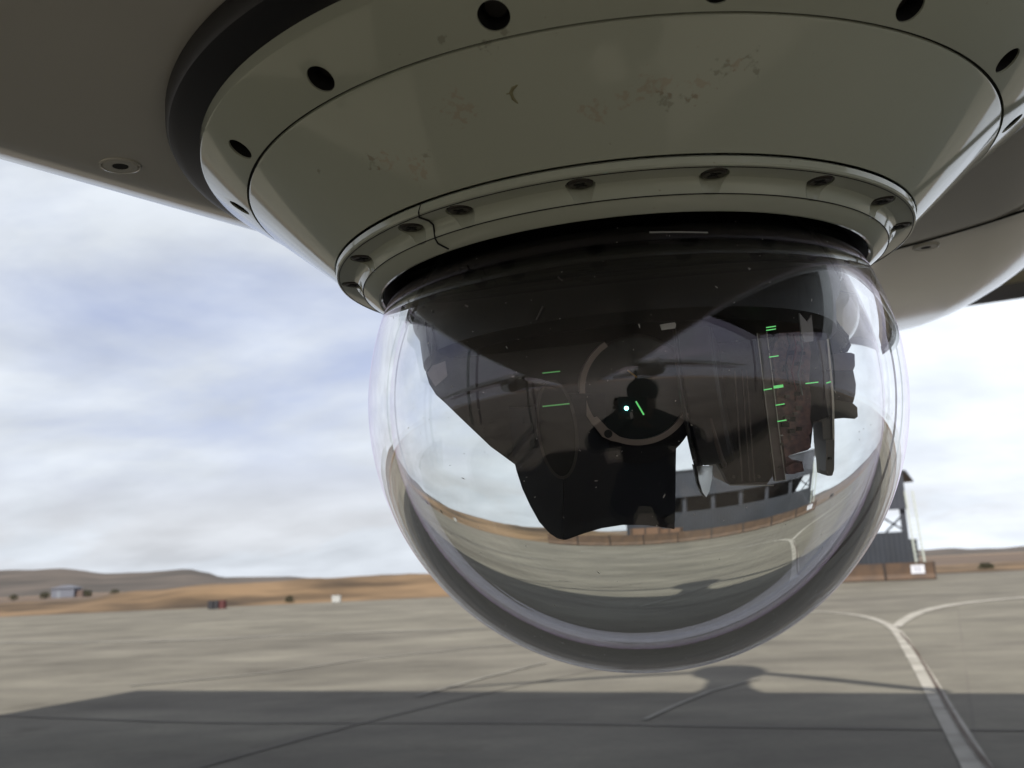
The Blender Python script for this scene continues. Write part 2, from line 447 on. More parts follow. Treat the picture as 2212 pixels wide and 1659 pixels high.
bush(2131, 1233, 74, 1.5, 'dark bush at the foot of the bank right of the orange barriers', .34)

# grey shed
M_shed = mat('shed_sheet', (.11, .12, .15), .6)
sh = empty('shed', Vector((atY(143, 1290, 300).x, 300, -.03)))
tag(sh, 'small grey blue shed with darker side far off on the plain at left', 'shed')
bm = bmesh.new(); box(bm, (0, 0, 1.35), (7, 5, 2.7)); bevel(bm, .05, 1); link('wall', bm, M_shed, sh)
bm = bmesh.new(); prism(bm, [(-3.8, -2.9, 2.72), (3.8, -2.9, 2.72), (3.8, -2.9, 2.85), (0, -2.9, 3.7), (-3.8, -2.9, 2.85)], Vector((0, 5.8, 0))); link('roof', bm, mat('shed_roof', (.13, .14, .17), .5), sh)
bm = bmesh.new(); box(bm, (4.6, .4, 1.0), (2.1, 3.5, 2.0)); link('side_room', bm, mat('shed_dark', (.10, .07, .06), .8), sh)
bm = bmesh.new(); box(bm, (-1.2, -2.52, 1.0), (1.1, .06, 2)); link('door', bm, mat('shed_door', (.15, .17, .2), .6), sh)

# red / black barrels low at the apron edge and white box
def drum(u, v, y, r, h, m, lab, grp=None):
    c = atY(u, v, y); c.z = -.03
    root = empty('drum', c); tag(root, lab, 'drum', grp)
    bm = bmesh.new(); lathe(bm, [(0, 0), (r, 0), (r, h*.32), (r*1.04, h*.34), (r, h*.36), (r, h*.64), (r*1.04, h*.66), (r, h*.68), (r, h), (0, h)], 24)
    link('barrel', bm, m, root, 35)
    bm = bmesh.new(); lathe(bm, [(r*.86, h+.004), (r*1.03, h+.004), (r*1.03, h+.03), (r*.86, h+.03)], 24, True); link('rim', bm, m, root)
M_red = mat('red_drum_paint', (.07, .018, .018), .6); M_dk = mat('black_drum_paint', (.02, .02, .025), .6)
drum(457, 1314, 62, .24, .5, M_dk, 'black drum lying at the far apron edge left of the red drum')
drum(468, 1314, 62.1, .24, .5, M_dk, 'middle black drum against the dark red drum at apron edge')
drum(481, 1313, 62.0, .24, .5, M_red, 'dark red drum beside black drums at the far apron edge')
bx_ = empty('equipment_box', Vector((*atY(727, 1303, 64).xy, -.03))); tag(bx_, 'small white box standing at the far apron edge before the earth bank', 'box')
M_wh = mat('white_box_paint', (.33, .34, .33), .5)
bm = bmesh.new(); box(bm, (0, 0, .24), (.55, .4, .4)); bevel(bm, .02); link('body', bm, M_wh, bx_)
bm = bmesh.new(); box(bm, (0, 0, .47), (.6, .45, .05)); link('lid', bm, M_wh, bx_)
bm = bmesh.new(); box(bm, (-.2, 0, .02), (.06, .35, .04)); link('foot', bm, M_dk, bx_)
bm = bmesh.new(); box(bm, (.2, 0, .02), (.06, .35, .04)); link('foot', bm, M_dk, bx_)

# ------------------------------------------------------------------ open-sided building
PR = atY(1975, 1240, 61); PL = atY(1352, 1250, 69)
PR.z = PL.z = -.03
bdir = (PR-PL).normalized(); blen = (PR-PL).length; bn = Vector((bdir.y, -bdir.x, 0))  # towards the camera
RB = Matrix((bdir, -bn, Vector((0, 0, 1)))).transposed()
B0 = empty('hangar', PL, RB)
tag(B0, 'open sided dark blue grey steel hangar seen through and right of the glass dome', 'building')
M_blue = mat('blue_sheet', (.035, .045, .062), .55)
noisy(M_blue, (.010, .014, .021), (.015, .020, .030), scale=.6)
M_blue2 = mat('fascia_sheet', (.055, .065, .085), .5); noisy(M_blue2, (.018, .022, .032), (.026, .032, .045), scale=.6)
M_steel = mat('hangar_steel', (.02, .024, .032), .5)
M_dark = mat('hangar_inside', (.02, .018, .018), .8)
H1, H2, H3, DEP = 2.95, 4.35, 6.65, 9.0
def corr(bm, x0, x1, y, z0, z1, pitch=.3, d=.015):
    n = max(2, int((x1-x0)/pitch)*2); v0 = []; v1 = []
    for i in range(n+1):
        x = x0+(x1-x0)*i/n; yy = y-(d if i % 2 else 0)
        v0.append(bm.verts.new((x, yy, z0))); v1.append(bm.verts.new((x, yy, z1)))
    for i in range(n): bm.faces.new((v0[i], v0[i+1], v1[i+1], v1[i]))
bm = bmesh.new(); corr(bm, .1, blen-.1, -.1, 0, H1); corr(bm, .1, blen-.1, -.02, 0, H1); link('lower_wall', bm, M_blue, B0)
bm = bmesh.new(); corr(bm, -.1, blen+.05, -.25, H2, H3); corr(bm, -.1, blen+.05, -.18, H2, H3); link('fascia', bm, M_blue2, B0)
bm = bmesh.new(); box(bm, (blen/2, DEP/2-.1, H3+.08), (blen+.5, DEP+.5, .14)); link('roof', bm, M_steel, B0)
for i in range(8):
    bm = bmesh.new(); x = .25+(blen-.5)*i/7
    box(bm, (x, -.0+.22, H3/2), (.36, .3, H3)); link('column', bm, M_blue2 if i else M_steel, B0)
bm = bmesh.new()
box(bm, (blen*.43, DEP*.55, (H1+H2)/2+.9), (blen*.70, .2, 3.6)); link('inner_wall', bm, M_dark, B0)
bm = bmesh.new(); corr(bm, 0, blen, DEP, 0, H1-.35); link('rear_wall', bm, M_blue, B0)
bm = bmesh.new()
for a, b in (((blen-3.6, DEP*.55, H2+.3), (blen-1.9, DEP*.55, 2.2)), ((blen-1.7, DEP*.5, H1+.1), (blen-.3, DEP*.5, H2)), ((blen-.4, DEP*.5, H1+.1), (blen-2.2, DEP*.5, H2))): tube(bm, [a, b], .07, 6)
link('cross_brace', bm, M_steel, B0)
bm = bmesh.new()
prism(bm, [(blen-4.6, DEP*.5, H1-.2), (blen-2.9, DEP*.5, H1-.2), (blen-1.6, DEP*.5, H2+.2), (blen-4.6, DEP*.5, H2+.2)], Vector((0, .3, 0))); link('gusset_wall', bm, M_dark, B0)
bm = bmesh.new()
for s_ in (0, .5): tube(bm, [(blen+.25+s_, -.3, 0), (blen+.05+s_*.9, -.3, H3-1.2)], .06, 6)
for k in range(17): tube(bm, [(blen+.25-.2*k/17, -.3, .3+k*.3), (blen+.72-.2*k/17, -.3, .3+k*.3)], .012, 5)
link('ladder', bm, mat('pale_ladder', (.42, .46, .42), .5), B0)

# orange barriers
M_or = mat('orange_barrier', (.24, .105, .035), .6); noisy(M_or, (.036, .019, .009), (.07, .037, .016), scale=1.2)
M_pos = mat('barrier_post', (.015, .01, .008), .7)
QR = atY(2022, 1248, 57.5); QL = atY(1120, 1260, 63.5); QR.z = QL.z = -.03
qd = (QR-QL).normalized(); ql = (QR-QL).length
RQ = Matrix((qd, Vector((-qd.y, qd.x, 0)), Vector((0, 0, 1)))).transposed()
nb = 9; bw = ql/nb
names_b = ['first', 'second', 'third', 'fourth', 'fifth', 'sixth', 'seventh', 'eighth', 'ninth']
proto = None
for i in range(nb):
    o = empty('barrier', QR-qd*bw*(i+1), RQ)
    lab = ('orange brown barrier panel with the white sign, rightmost of the row' if i == 0 else
           'orange brown barrier panel, %s from the right end of the row before the hangar' % names_b[i])
    tag(o, lab, 'barrier', 'orange barrier panels in a row')
    if proto is None:
        bm = bmesh.new()
        prism(bm, [(.06, -.28, .05), (.06, -.28, .1), (.06, -.12, .35), (.06, -.1, .98), (.06, .1, .98), (.06, .12, .35), (.06, .28, .1), (.06, .28, .05)], Vector((bw-.12, 0, 0)))
        b1 = link('panel', bm, M_or, o)
        bm = bmesh.new(); box(bm, (bw-.03, 0, .52), (.09, .26, 1.04)); b2 = link('post', bm, M_pos, o)
        bm = bmesh.new(); box(bm, (bw/2, -.02, 1.01), (bw-.1, .12, .05)); b3 = link('top_rail', bm, M_or, o)
        bm = bmesh.new(); box(bm, (bw/2, 0, .03), (bw, .62, .05)); b4 = link('foot', bm, M_pos, o)
        proto = [b1, b2, b3, b4]
    else:
        for b in proto:
            c = b.copy(); COL.objects.link(c); c.parent = o
bm = bmesh.new(); box(bm, (0, 0, 0), (.75, .03, .5))
sg = link('sign', bm, mat('white_sign', (.55, .57, .62), .5)); sg.matrix_world = Matrix.Translation(QR-qd*.98+Vector((qd.y, -qd.x, 0))*.19+Vector((0, 0, .62))) @ RQ.to_4x4()
tag(sg, 'small white rectangular sign on the rightmost orange barrier', 'sign')
M_txt = mat('sign_ink', (.12, .13, .2), .6)
for k in range(3):
    bm = bmesh.new(); box(bm, (-.02+.02*k, -.02, .13-.12*k), (.5-.07*k, .006, .035)); link('text_line', bm, M_txt, sg)
# stack of brown crates behind left barriers
M_crate = mat('crate_brown', (.13, .075, .045), .8)
for k, (u, wdt, hh) in enumerate(((1408, 2.6, 1.55), (1475, 2.2, 1.35))):
    c = atY(u, 1250, 65); c.z = -.03
    o = empty('crate', c, RQ); tag(o, 'large brown crate behind the barriers, ' + ('left one seen through the dome' if k == 0 else 'right one seen through the dome'), 'crate', 'brown crates behind the barriers')
    bm = bmesh.new(); box(bm, (0, 0, hh/2+.08), (wdt, 1.4, hh)); link('body', bm, M_crate, o)
    bm = bmesh.new()
    for q in (-.45, 0, .45): box(bm, (wdt*q, -.73, hh/2+.1), (.12, .06, hh)); box(bm, (wdt*q, 0, .04), (.15, 1.4, .08))
    link('batten', bm, M_pos, o)

# canopy roof beyond the nose at upper right
M_tan = mat('tan_ceiling', (.62, .55, .36), .7); noisy(M_tan, (.52, .45, .28), (.66, .6, .42), scale=1.3)
M_fasc = mat('fascia_grey', (.085, .075, .07), .6)
K0 = atY(2030, 668, 5.6); K1 = atY(2300, 628, 4.5)
kd = (K1-K0); kh = Vector((kd.y, -kd.x, 0)).normalized()*-1
cn = empty('canopy', K0); tag(cn, 'tan ceilinged canopy with dark grey edge beyond the aircraft at upper right', 'canopy')
Ln = Vector((kd.x, kd.y, kd.z))
def kp(a, b, z): return Ln*a - kh*b + Vector((0, 0, z))
bm = bmesh.new(); prism(bm, [kp(-.03, 0, 0), kp(3, 0, 0), kp(3, 0, .085), kp(-.03, 0, .085)], -kh*(-.05)); link('fascia', bm, M_fasc, cn)
bm = bmesh.new(); prism(bm, [kp(-.03, .052, .075), kp(3, .052, .075), kp(3, 1.6, .075), kp(-.03, 1.6, .075)], Vector((0, 0, .1))); link('ceiling', bm, M_tan, cn)
bm = bmesh.new(); tube(bm, [kp(2.9, .8, .1), Vector((kp(2.9, .8, .1).x, kp(2.9, .8, .1).y, -K0.z))], .06, 12); link('post', bm, M_fasc, cn)

# large sunshade over and behind the aircraft: unseen, added to throw the wide apron shadow
TH = rad(21.1); hh_ = Vector((math.sin(TH), math.cos(TH), 0)); rr_ = Vector((math.cos(TH), -math.sin(TH), 0))
ZC = 6.0; Lsh = ZC/math.tan(SUN_EL)
sft = Lsh*SUN_TRAVEL
fe = 11.15-sft.dot(hh_); le = -10.35-sft.dot(rr_)
RS = Matrix((rr_, hh_, Vector((0, 0, 1)))).transposed()
SH = empty('shadow_roof', (0, 0, 0), RS); tag(SH, 'broad flat sunshade added out of view over the aircraft to throw the straight apron shadow', 'shadow_roof')
M_shade = mat('shadow_roof_sheet', (.08, .08, .08), .7)
bm = bmesh.new(); box(bm, ((le+16)/2, fe-5.4, ZC+.06), (16-le, 10.8, .12)); link('roof', bm, M_shade, SH)  # slab of the added unseen shadow roof
bm = bmesh.new()
for k in range(6): box(bm, ((le+16)/2, fe-.4-k*1.98, ZC-.12), (16-le, .12, .2))
link('shadow_roof_purlin', bm, M_steel, SH)
for x in (le+.4, 15.5):
    for y in (fe-.8, fe-10.2):
        bm = bmesh.new(); box(bm, (x, y, ZC/2-.12), (.2, .2, ZC-.25)); link('post', bm, M_steel, SH)  # post of the added unseen shadow roof
# roof ventilator with two arms, made up for the shadow they throw
def unsh(x, y, z):
    q = Vector((x, y, 0))-SUN_TRAVEL*(z/math.tan(SUN_EL)); return RS.transposed() @ Vector((q.x, q.y, z))
vb = unsh(2.33, 11.3, ZC+.1); vx = vb.x
bm = bmesh.new()
lathe(bm, [(0, 0), (.42, 0), (.28, .4), (.26, 1.1), (.34, 1.4), (.46, 1.6), (.5, 2.0), (.4, 2.3), (0, 2.4)], 24)
for v_ in bm.verts: v_.co += Vector((vx, fe-.15, ZC+.121))
link('shadow_hub', bm, M_steel, SH, 40)
for sx, ln, dz in ((-1, 3.6, -1.55), (1, 2.3, -1.75)):
    bm = bmesh.new(); tube(bm, [(vx+sx*.2, fe-.15, ZC+2.05), (vx+sx*ln*.5, fe-.15, ZC+2.08+dz*.42), (vx+sx*ln, fe-.15, ZC+2.08+dz)], [.08, .09, .04] if sx < 0 else [.09, .12, .10], 8)
    link('shadow_arm', bm, M_steel, SH)

# ================================================================== AIRCRAFT
C = Vector((0.09029221, 0.72375, 1.52501054)); AX = Vector((-0.02692808, -0.04673198, 0.99854444)).normalized()
HD = Vector((math.sin(rad(25)), math.cos(rad(25)), 0)); HD = (HD-AX*HD.dot(AX)).normalized(); RT = HD.cross(AX)
RA = Matrix((RT, HD, AX)).transposed()        # local x = right, y = nose direction, z = up
ZB = .2135
AO = C+AX*ZB
AC = empty('aircraft', AO, RA)
tag(AC, 'pale grey drone fuselage belly overhead carrying the glass dome camera', 'aircraft')
TS = [-5.0, -4, -3, -2.2, -1.6, -1.1, -.7, -.4, -.2, 0, .15, .3, .4, .45]
NOSE0, NOSEL = .42, 1.12
ts = TS+[.487, .489, .4905, .4965, .498, .50]+[NOSE0+NOSEL*math.sin(a*math.pi/2) for a in [k/22 for k in range(3, 23)]]
ts = sorted(set(ts))
def section(s):
    if s <= NOSE0: k = 1
    else: k = math.sqrt(max(0, 1-((s-NOSE0)/NOSEL)**2))
    k = max(k, .004)
    wid = .15*min(1.6, max(0, .20-s))
    flat, rr, ht = .294+wid, .20, .62
    ind = 0
    pts = []
    def arc(cx, cz, r, a0, a1, n):
        for i in range(n+1):
            a = a0+(a1-a0)*i/n; pts.append((cx+r*math.cos(a), cz+r*math.sin(a)))
    flat_, r_ = flat, rr
    # bottom from centre to the right, around and up
    pts.append((0, 0)); pts.append((.1, 0)); pts.append((.2, 0))
    arc(flat_, r_, r_, -math.pi/2, 0, 14)
    arc(flat_+r_-.28, ht-.28, .28, 0, math.pi/2, 8)
    half = pts
    full = half+[(-x, z) for x, z in half[::-1][1:-1]]
    o = []
    zc = .30
    for x, z in full:
        if ind and x*x > 0:
            nlen = math.hypot(x, (z-zc)); x -= ind*x/nlen*.7; z -= ind*(z-zc)/nlen
        elif ind: z += ind
        kz = .72+.28*k
        o.append((x*k, zc*1.0+(z-zc)*kz))
    return o
bm = bmesh.new(); rings = []
for s in ts:
    rings.append([bm.verts.new((x, s, z)) for x, z in section(s)])
for A_, B_ in zip(rings, rings[1:]):
    n = len(A_)
    for i in range(n): bm.faces.new((A_[i], A_[(i+1) % n], B_[(i+1) % n], B_[i]))
bm.faces.new(rings[0][::-1]); bm.faces.new(rings[-1])
link('fuselage', bm, M_fus, AC, 28)
bm = bmesh.new()
arc_ = []
for k in range(61):
    a = rad(8+84*k/60); q = Vector((.553*math.cos(a), .553*math.sin(a), -.0002))
    if abs(q.x) < .335: arc_.append(q)
tube(bm, arc_, .0016, 6)
link('panel_seam', bm, M_groove, AC)
def planeLocal(u, v, t):
    d = ray(u, v); k = ((C+AX*t-CAM).dot(AX))/d.dot(AX); return CAM+d*k
for (u, v) in ((260, 357), (2000, 533)):
    q = planeLocal(u, v, ZB); l = RA.transposed() @ (q-AO)
    bm = bmesh.new(); lathe(bm, [(0, -.0004), (.006, -.0004), (.0065, -.0012), (.0125, -.0012), (.0133, .0000), (.0141, -.0014), (.0155, -.0010), (.016, .004), (0, .004)], 40)
    for v_ in bm.verts: v_.co += Vector((l.x, l.y, 0))
    fs = link('fastener', bm, M_fus, AC, 30)
    bm = bmesh.new(); lathe(bm, [(0, -.0012), (.0058, -.0012), (.0058, .001), (0, .001)], 24)
    for v_ in bm.verts: v_.co += Vector((l.x, l.y, 0))
    link('socket', bm, M_groove, fs)
# wing behind the camera, with two pods, mirrored in the sensor windows
bm = bmesh.new(); rows = []
for x in (-7, -4, -1.5, 0, 1.5, 4, 7):
    ch = 1.1-.06*abs(x); row = []
    for (cx, cz) in ((0, 0), (.05, .05), (.25, .09), (.6, .06), (1, .0), (.6, -.025), (.25, -.045), (.05, -.035)):
        row.append(bm.verts.new((x, -3.6-cx*ch, .33+.02*abs(x)+cz*ch)))
    rows.append(row)
for A_, B_ in zip(rows, rows[1:]):
    for i in range(8): bm.faces.new((A_[i], A_[(i+1) % 8], B_[(i+1) % 8], B_[i]))
bm.faces.new(rows[0][::-1]); bm.faces.new(rows[-1])
link('wing', bm, M_fus, AC, 40)
for sx in (-1, 1):
    bm = bmesh.new(); tube(bm, [(sx*1.9, -3.1, .22), (sx*1.9, -3.3, .2), (sx*1.9, -3.7, .2), (sx*1.9, -4.6, .22), (sx*1.9, -8.5, .34)], [.06, .2, .24, .14, .08], 20); link('pod', bm, M_fus, AC, 40)
    bm = bmesh.new(); tube(bm, [(sx*1.5, -3.9, .2), (sx*1.5, -3.9, -1.5)], .035, 10); lg = link('landing_leg', bm, M_metal, AC)
    bm = bmesh.new(); lathe(bm, [(.05, -.06), (.17, -.07), (.2, -.03), (.2, .03), (.17, .07), (.05, .06)], 28, True)
    for v_ in bm.verts: v_.co = Vector((v_.co.z+sx*1.6, v_.co.x-3.9, v_.co.y-1.51))
    link('wheel', bm, M_gasket, lg, 40)

# ================================================================== SENSOR TURRET
TU = empty('sensor_turret', C, RA)
tag(TU, 'round camera turret with clear glass dome hanging under the aircraft belly', 'camera turret')
TUi = (Matrix.Translation(C) @ RA.to_4x4()).inverted()
def loc(q): return TUi @ q
def az(u, v, t):
    q = loc(planeLocal(u, v, t)); return math.atan2(q.y, q.x), math.hypot(q.x, q.y)

def bool_cut(o, cutters):
    bmc = bmesh.new()
    for c in cutters: c(bmc)
    cyl_at(Vector((0, 0, 3)), Vector((0, 0, 1)), .01, .01)(bmc)
    bmc.normal_update(); bmesh.ops.recalc_face_normals(bmc, faces=list(bmc.faces))
    me = bpy.data.meshes.new('c'); bmc.to_mesh(me); bmc.free()
    co = bpy.data.objects.new('cutter', me); COL.objects.link(co); co.parent = o.parent
    md = o.modifiers.new('b', 'BOOLEAN'); md.operation = 'DIFFERENCE'; md.object = co; md.solver = 'EXACT'
    bpy.context.view_layer.update()
    dg = bpy.context.evaluated_depsgraph_get()
    nm = bpy.data.meshes.new_from_object(o.evaluated_get(dg))
    mats = list(o.data.materials)
    o.modifiers.clear(); o.data = nm
    bpy.data.objects.remove(co)
    nm.materials.clear()
    for m_ in mats: nm.materials.append(m_)
    b = bmesh.new(); b.from_mesh(nm)
    for f in b.faces: f.smooth = True; f.material_index = 0
    for e in b.edges: e.smooth = not (len(e.link_faces) != 2 or e.calc_face_angle(0) > rad(24))
    b.to_mesh(nm); b.free()
def cyl_at(base, axis, r, h, seg=32, r2=None):
    q = axis.to_track_quat('Z', 'Y').to_matrix()
    def f(bm):
        start = len(bm.verts)
        v = bmesh.ops.create_cone(bm, cap_ends=True, segments=seg, radius1=r, radius2=r if r2 is None else r2, depth=h)['verts']
        for x in v: x.co = base+q @ (x.co+Vector((0, 0, h/2)))
    return f
def solid(name, prof, m, parent, seg=224, sm=28):
    bm = bmesh.new(); lathe(bm, prof, seg, True); return link(name, bm, m, parent, sm)

solid('gasket', [(.300, .190), (.3265, .1955), (.3325, .1985), (.3345, .203), (.3345, .2128), (.300, .2128)], M_gasket, TU)
rE3, tE3 = .2794, .1616
rE4, tE4 = .3120, .1838
sl = Vector((rE4-rE3, tE4-tE3)).normalized()
fl = solid('mounting_flange', [(rE3+.0015, tE3+.0011), (rE4-.001, tE4-.0008), (rE4, tE4+.0005), (rE4+.0002, .2), (rE4-.02, .2125), (rE3-.005, .2125), (rE3-.02, .20), (rE3+.0005, tE3+.004)], M_paint, TU)
nrm2 = Vector((sl.y, -sl.x))   # outward-down normal of the cone band (r, t)
cuts = []; holes = []
first = [(1085, 40), (704, 175), (523, 322), (515, 442), (1575, 3), (1982, 30), (2178, 140)]
tm = tE3+(tE4-tE3)*.36; rm = rE3+(rE4-rE3)*.36
azs = sorted(az(u, v, tm)[0] for u, v in first)
print('hole az', [round(math.degrees(a), 1) for a in azs], [round(az(u, v, tm)[1], 4) for u, v in first])
cent = [az(u, v, tm)[0] for u, v in ((704, 175), (1085, 40), (1575, 3), (1982, 30), (2178, 140))]
step = math.pi*2/16
base_az = rad(-82.4)
for k in range(16):
    a = base_az+k*step
    e = Vector((math.cos(a), math.sin(a), 0))
    nv = (e*nrm2.x+Vector((0, 0, nrm2.y))).normalized()
    ctr = e*rm+Vector((0, 0, tm))
    holes.append((ctr, nv, e))
    cuts.append(cyl_at(ctr+nv*.01, -nv, .0086, .0235, 31))
bool_cut(fl, cuts)
for ctr, nv, e in holes:
    bm = bmesh.new()
    cyl_at(ctr-nv*.0132, nv, .0060, .003, 24)(bm)
    s_ = link('bolt', bm, M_metal, fl, 30)
    bm = bmesh.new()
    q_ = (-nv).to_track_quat('Z', 'Y').to_matrix()
    lathe(bm, [(.0084, .0012), (.0084, .0132), (0, .0132)], 32)
    for v_ in bm.verts: v_.co = ctr+q_ @ v_.co
    link('bolt_hole', bm, M_groove, fl)
solid('groove', [(rE3-.0025, tE3+.001), (rE3+.0024, tE3+.0042), (rE3+.0005, tE3+.008), (rE3-.006, tE3+.006)], M_groove, TU)
# cone skirt
r2, t2 = .2195, .1122
cone = solid('cone_skirt', [(r2, t2), (r2+.0006, t2-.0001), (rE3-.0012, tE3-.0012), (rE3-.0002, tE3+.0002), (rE3-.001, tE3+.003), (rE3-.01, tE3+.0055), (r2-.002, t2+.004)], M_paint, TU, sm=24)

def onc(u, v):
    t_ = .14
    for _ in range(12):
        r = az(u, v, t_)[1]; t_ = .5*t_+.5*(t2+(r-r2)*(tE3-t2)/(rE3-r2))
    a, r = az(u, v, t_); return (r*math.cos(a), r*math.sin(a), t_)
stains(M_paint, [(onc(u, v), r) for u, v, r in ((990, 232, .020), (1010, 226, .010), (1285, 238, .014), (1400, 188, .016), (1440, 185, .012), (1350, 205, .012), (1510, 185, .012), (830, 350, .016), (850, 357, .012), (905, 365, .018), (1500, 205, .012), (1590, 138, .010))], (.40, .20, .10), .28)
stains(M_paint, [(onc(u, v), r) for u, v, r in ((1560, 148, .012), (1620, 125, .009), (1635, 157, .006), (1440, 215, .012), (1490, 210, .010), (920, 335, .007), (810, 350, .012), (1050, 100, .008), (1090, 72, .006), (690, 370, .006), (955, 85, .006))], (.16, .13, .08), .4)
bm = bmesh.new()
for pl in (((1118, 183), (1108, 190), (1104, 200), (1108, 212), (1119, 223)), ((1104, 200), (1094, 203))):
    tube(bm, [Vector(onc(u, v))*1.0 for u, v in pl], [.0005]+[.0011]*(len(pl)-2)+[.0005], 6)
link('dirt_smear', bm, mat('dried_smear', (.26, .24, .13), .6), TU)

# clamp ring with scalloped screw pockets
prof_ring = [(.2178, .1118), (.2192, .1104), (.2192, .1068), (.2184, .1056), (.2165, .1050), (.2055, .1040), (.2030, .1026), (.2012, .1004), (.2003, .0975), (.1992, .0955),
             (.1965, .0936), (.1905, .0899), (.1880, .0890), (.1862, .0893), (.1850, .0905), (.1850, .1125), (.2150, .1130)]
ring = solid('clamp_ring', prof_ring, M_paint, TU, sm=22)
scr = [(1000, 457), (1255, 402), (1540, 379), (1775, 390), (1912, 432), (1942, 488), (890, 492), (782, 558), (765, 614)]
sa = [az(u, v, .1045) for u, v in scr]
print('screws', sorted([(round(math.degrees(a), 1), round(r, 4)) for a, r in sa]))
a_meas = sorted(math.degrees(a) % 360 for a, r in sa)
sazs = [rad(x) for x in a_meas]
gapd = 30.0
extra = [math.degrees(sazs[-1])+23*k for k in range(1, 7)]
sazs += [rad(x) for x in extra if x < a_meas[0]+360-14]
cuts = []
for a in sazs:
    e = Vector((math.cos(a), math.sin(a), 0)); cuts.append(cyl_at(e*.2070+Vector((0, 0, .080)), Vector((0, 0, 1)), .0088, .0262, 36))
bool_cut(ring, cuts)
first_s = None
for a in sazs:
    e = Vector((math.cos(a), math.sin(a), 0))
    if first_s is None:
        bm = bmesh.new()
        lathe(bm, [(0, -.0006), (.0018, -.0006), (.0022, -.0018), (.0062, -.0022), (.0074, -.0014), (.0078, 0), (.0078, .0015), (0, .0015)], 36)
        hd = link('screw', bm, M_metal, ring, 30); first_s = hd
        bm = bmesh.new(); box(bm, (0, 0, -.0016), (.0085, .0014, .0014)); box(bm, (0, 0, -.0016), (.0014, .0085, .0014)); sl_ = link('drive_slot', bm, M_groove, hd)
    else:
        hd = first_s.copy(); COL.objects.link(hd); hd.parent = ring
        sl2 = sl_.copy(); COL.objects.link(sl2); sl2.parent = hd
    hd.location = e*.2070+Vector((0, 0, .1060)); hd.rotation_euler = (0, 0, random.uniform(0, 3))
# dark seams on the ring: real thin beads
for nm_, (r_, t_), w in (('ring_seam', (.1994, .0956), .0004), ('ring_seam', (.2169, .10505), .00035)):
    solid(nm_, [(r_-w, t_), (r_, t_-w), (r_+w, t_), (r_, t_+w)], M_groove, TU)
# meandering crack across the ring at left
ck = []
for (u, v, r_, t_) in ((912, 443, .2190, .1108), (914, 462, .2190, .1063), (921, 474, .2160, .1045), (940, 481, .2085, .1037), (952, 490, .2035, .1025), (959, 508, .2006, .0985), (963, 521, .1993, .0952), (975, 533, .1960, .0928), (996, 545, .1900, .0892)):
    a, _ = az(u, v, t_); ck.append(Vector((r_*math.cos(a), r_*math.sin(a), t_)))
bm = bmesh.new(); tube(bm, ck, .0006, 6); link('ring_joint', bm, M_groove, TU)
solid('inner_seal', [(.1775, .0985), (.1846, .0912), (.1846, .112), (.1700, .112), (.1700, .104)], M_black2, TU)

# glass dome: thick clear shell
RO, RI, IOR = .2, .184, 1.49
bm = bmesh.new(); pf = []
tc_ = .100
a_o = math.asin(tc_/RO); a_i = math.asin(tc_/RI)
n_ = 150
for i in range(n_+1):
    a = a_o+(-math.pi/2-a_o)*i/n_; pf.append((max(0, RO*math.cos(a)) if i < n_ else 0, RO*math.sin(a)))
pf2 = []
for i in range(n_+1):
    a = -math.pi/2+(a_i+math.pi/2)*i/n_; pf2.append((RI*math.cos(a) if i else 0, RI*math.sin(a)))
lathe(bm, pf, 288); lathe(bm, pf2, 288)
# rim faces between the outer and inner top rings
bm.verts.ensure_lookup_table(); bm.edges.ensure_lookup_table()
be = [e for e in bm.edges if len(e.link_faces) == 1]
bmesh.ops.bridge_loops(bm, edges=be)
dome = link('glass_dome', bm, M_glass, TU, 50)
bm = bmesh.new(); rd = random.Random(11)
for k in range(460):
    zz_ = rd.uniform(-.19, .085); a = rd.uniform(-math.pi, 0); r = math.sqrt(RO*RO-zz_*zz_)
    c = Vector((r*math.cos(a), r*math.sin(a), zz_)); n0 = c.normalized(); c = n0*(RO+.00012)
    t1 = n0.cross(Vector((0, 0, 1))).normalized(); t1 = (t1*math.cos(k)+n0.cross(t1)*math.sin(k)); t2_ = n0.cross(t1)
    w1 = rd.choice((.00012, .00016, .0002, .0003, .0004)); w2 = w1*rd.choice((1, 1, 1.5, 4))
    bm.faces.new([bm.verts.new(c+t1*w2*x+t2_*w1*y) for x, y in ((-1, 0), (-.3, .8), (.6, .6), (1, -.1), (.2, -.9))])
tag(link('dust', bm, mat('dust_fleck', (.5, .48, .45), .8), TU), kind='stuff')

# ---- refraction-aware picture ray into the dome (design aid: gives true 3-D points inside the shell)
def refr(d, n, e):
    c = -d.dot(n); k = 1-e*e*(1-c*c); return (d*e+n*(e*c-math.sqrt(max(0, k)))).normalized()
def hit(o, d, r):
    b = (o-C).dot(d); q = (o-C).length_squared-r*r; D = b*b-q
    return None if D < 0 else o+d*(-b-math.sqrt(D))
def inray(u, v):
    d = ray(u, v); p_ = hit(CAM, d, RO); d = refr(d, (p_-C).normalized(), 1/IOR)
    q = hit(p_, d, RI); d2 = refr(d, (q-C).normalized(), IOR); return q, d2
FWD = RC @ Vector((0, 0, -1)); RGT = RC @ Vector((1, 0, 0)); UPV = RC @ Vector((0, 1, 0))
def ins(u, v, dep=None, plane=None):
    q, d = inray(u, v)
    if plane: p0, n0 = plane
    else: p0, n0 = CAM+FWD*dep, FWD
    return loc(q+d*((p0-q).dot(n0)/d.dot(n0)))
TUr = TUi.to_3x3()
lF, lR, lU = TUr @ FWD, TUr @ RGT, TUr @ UPV
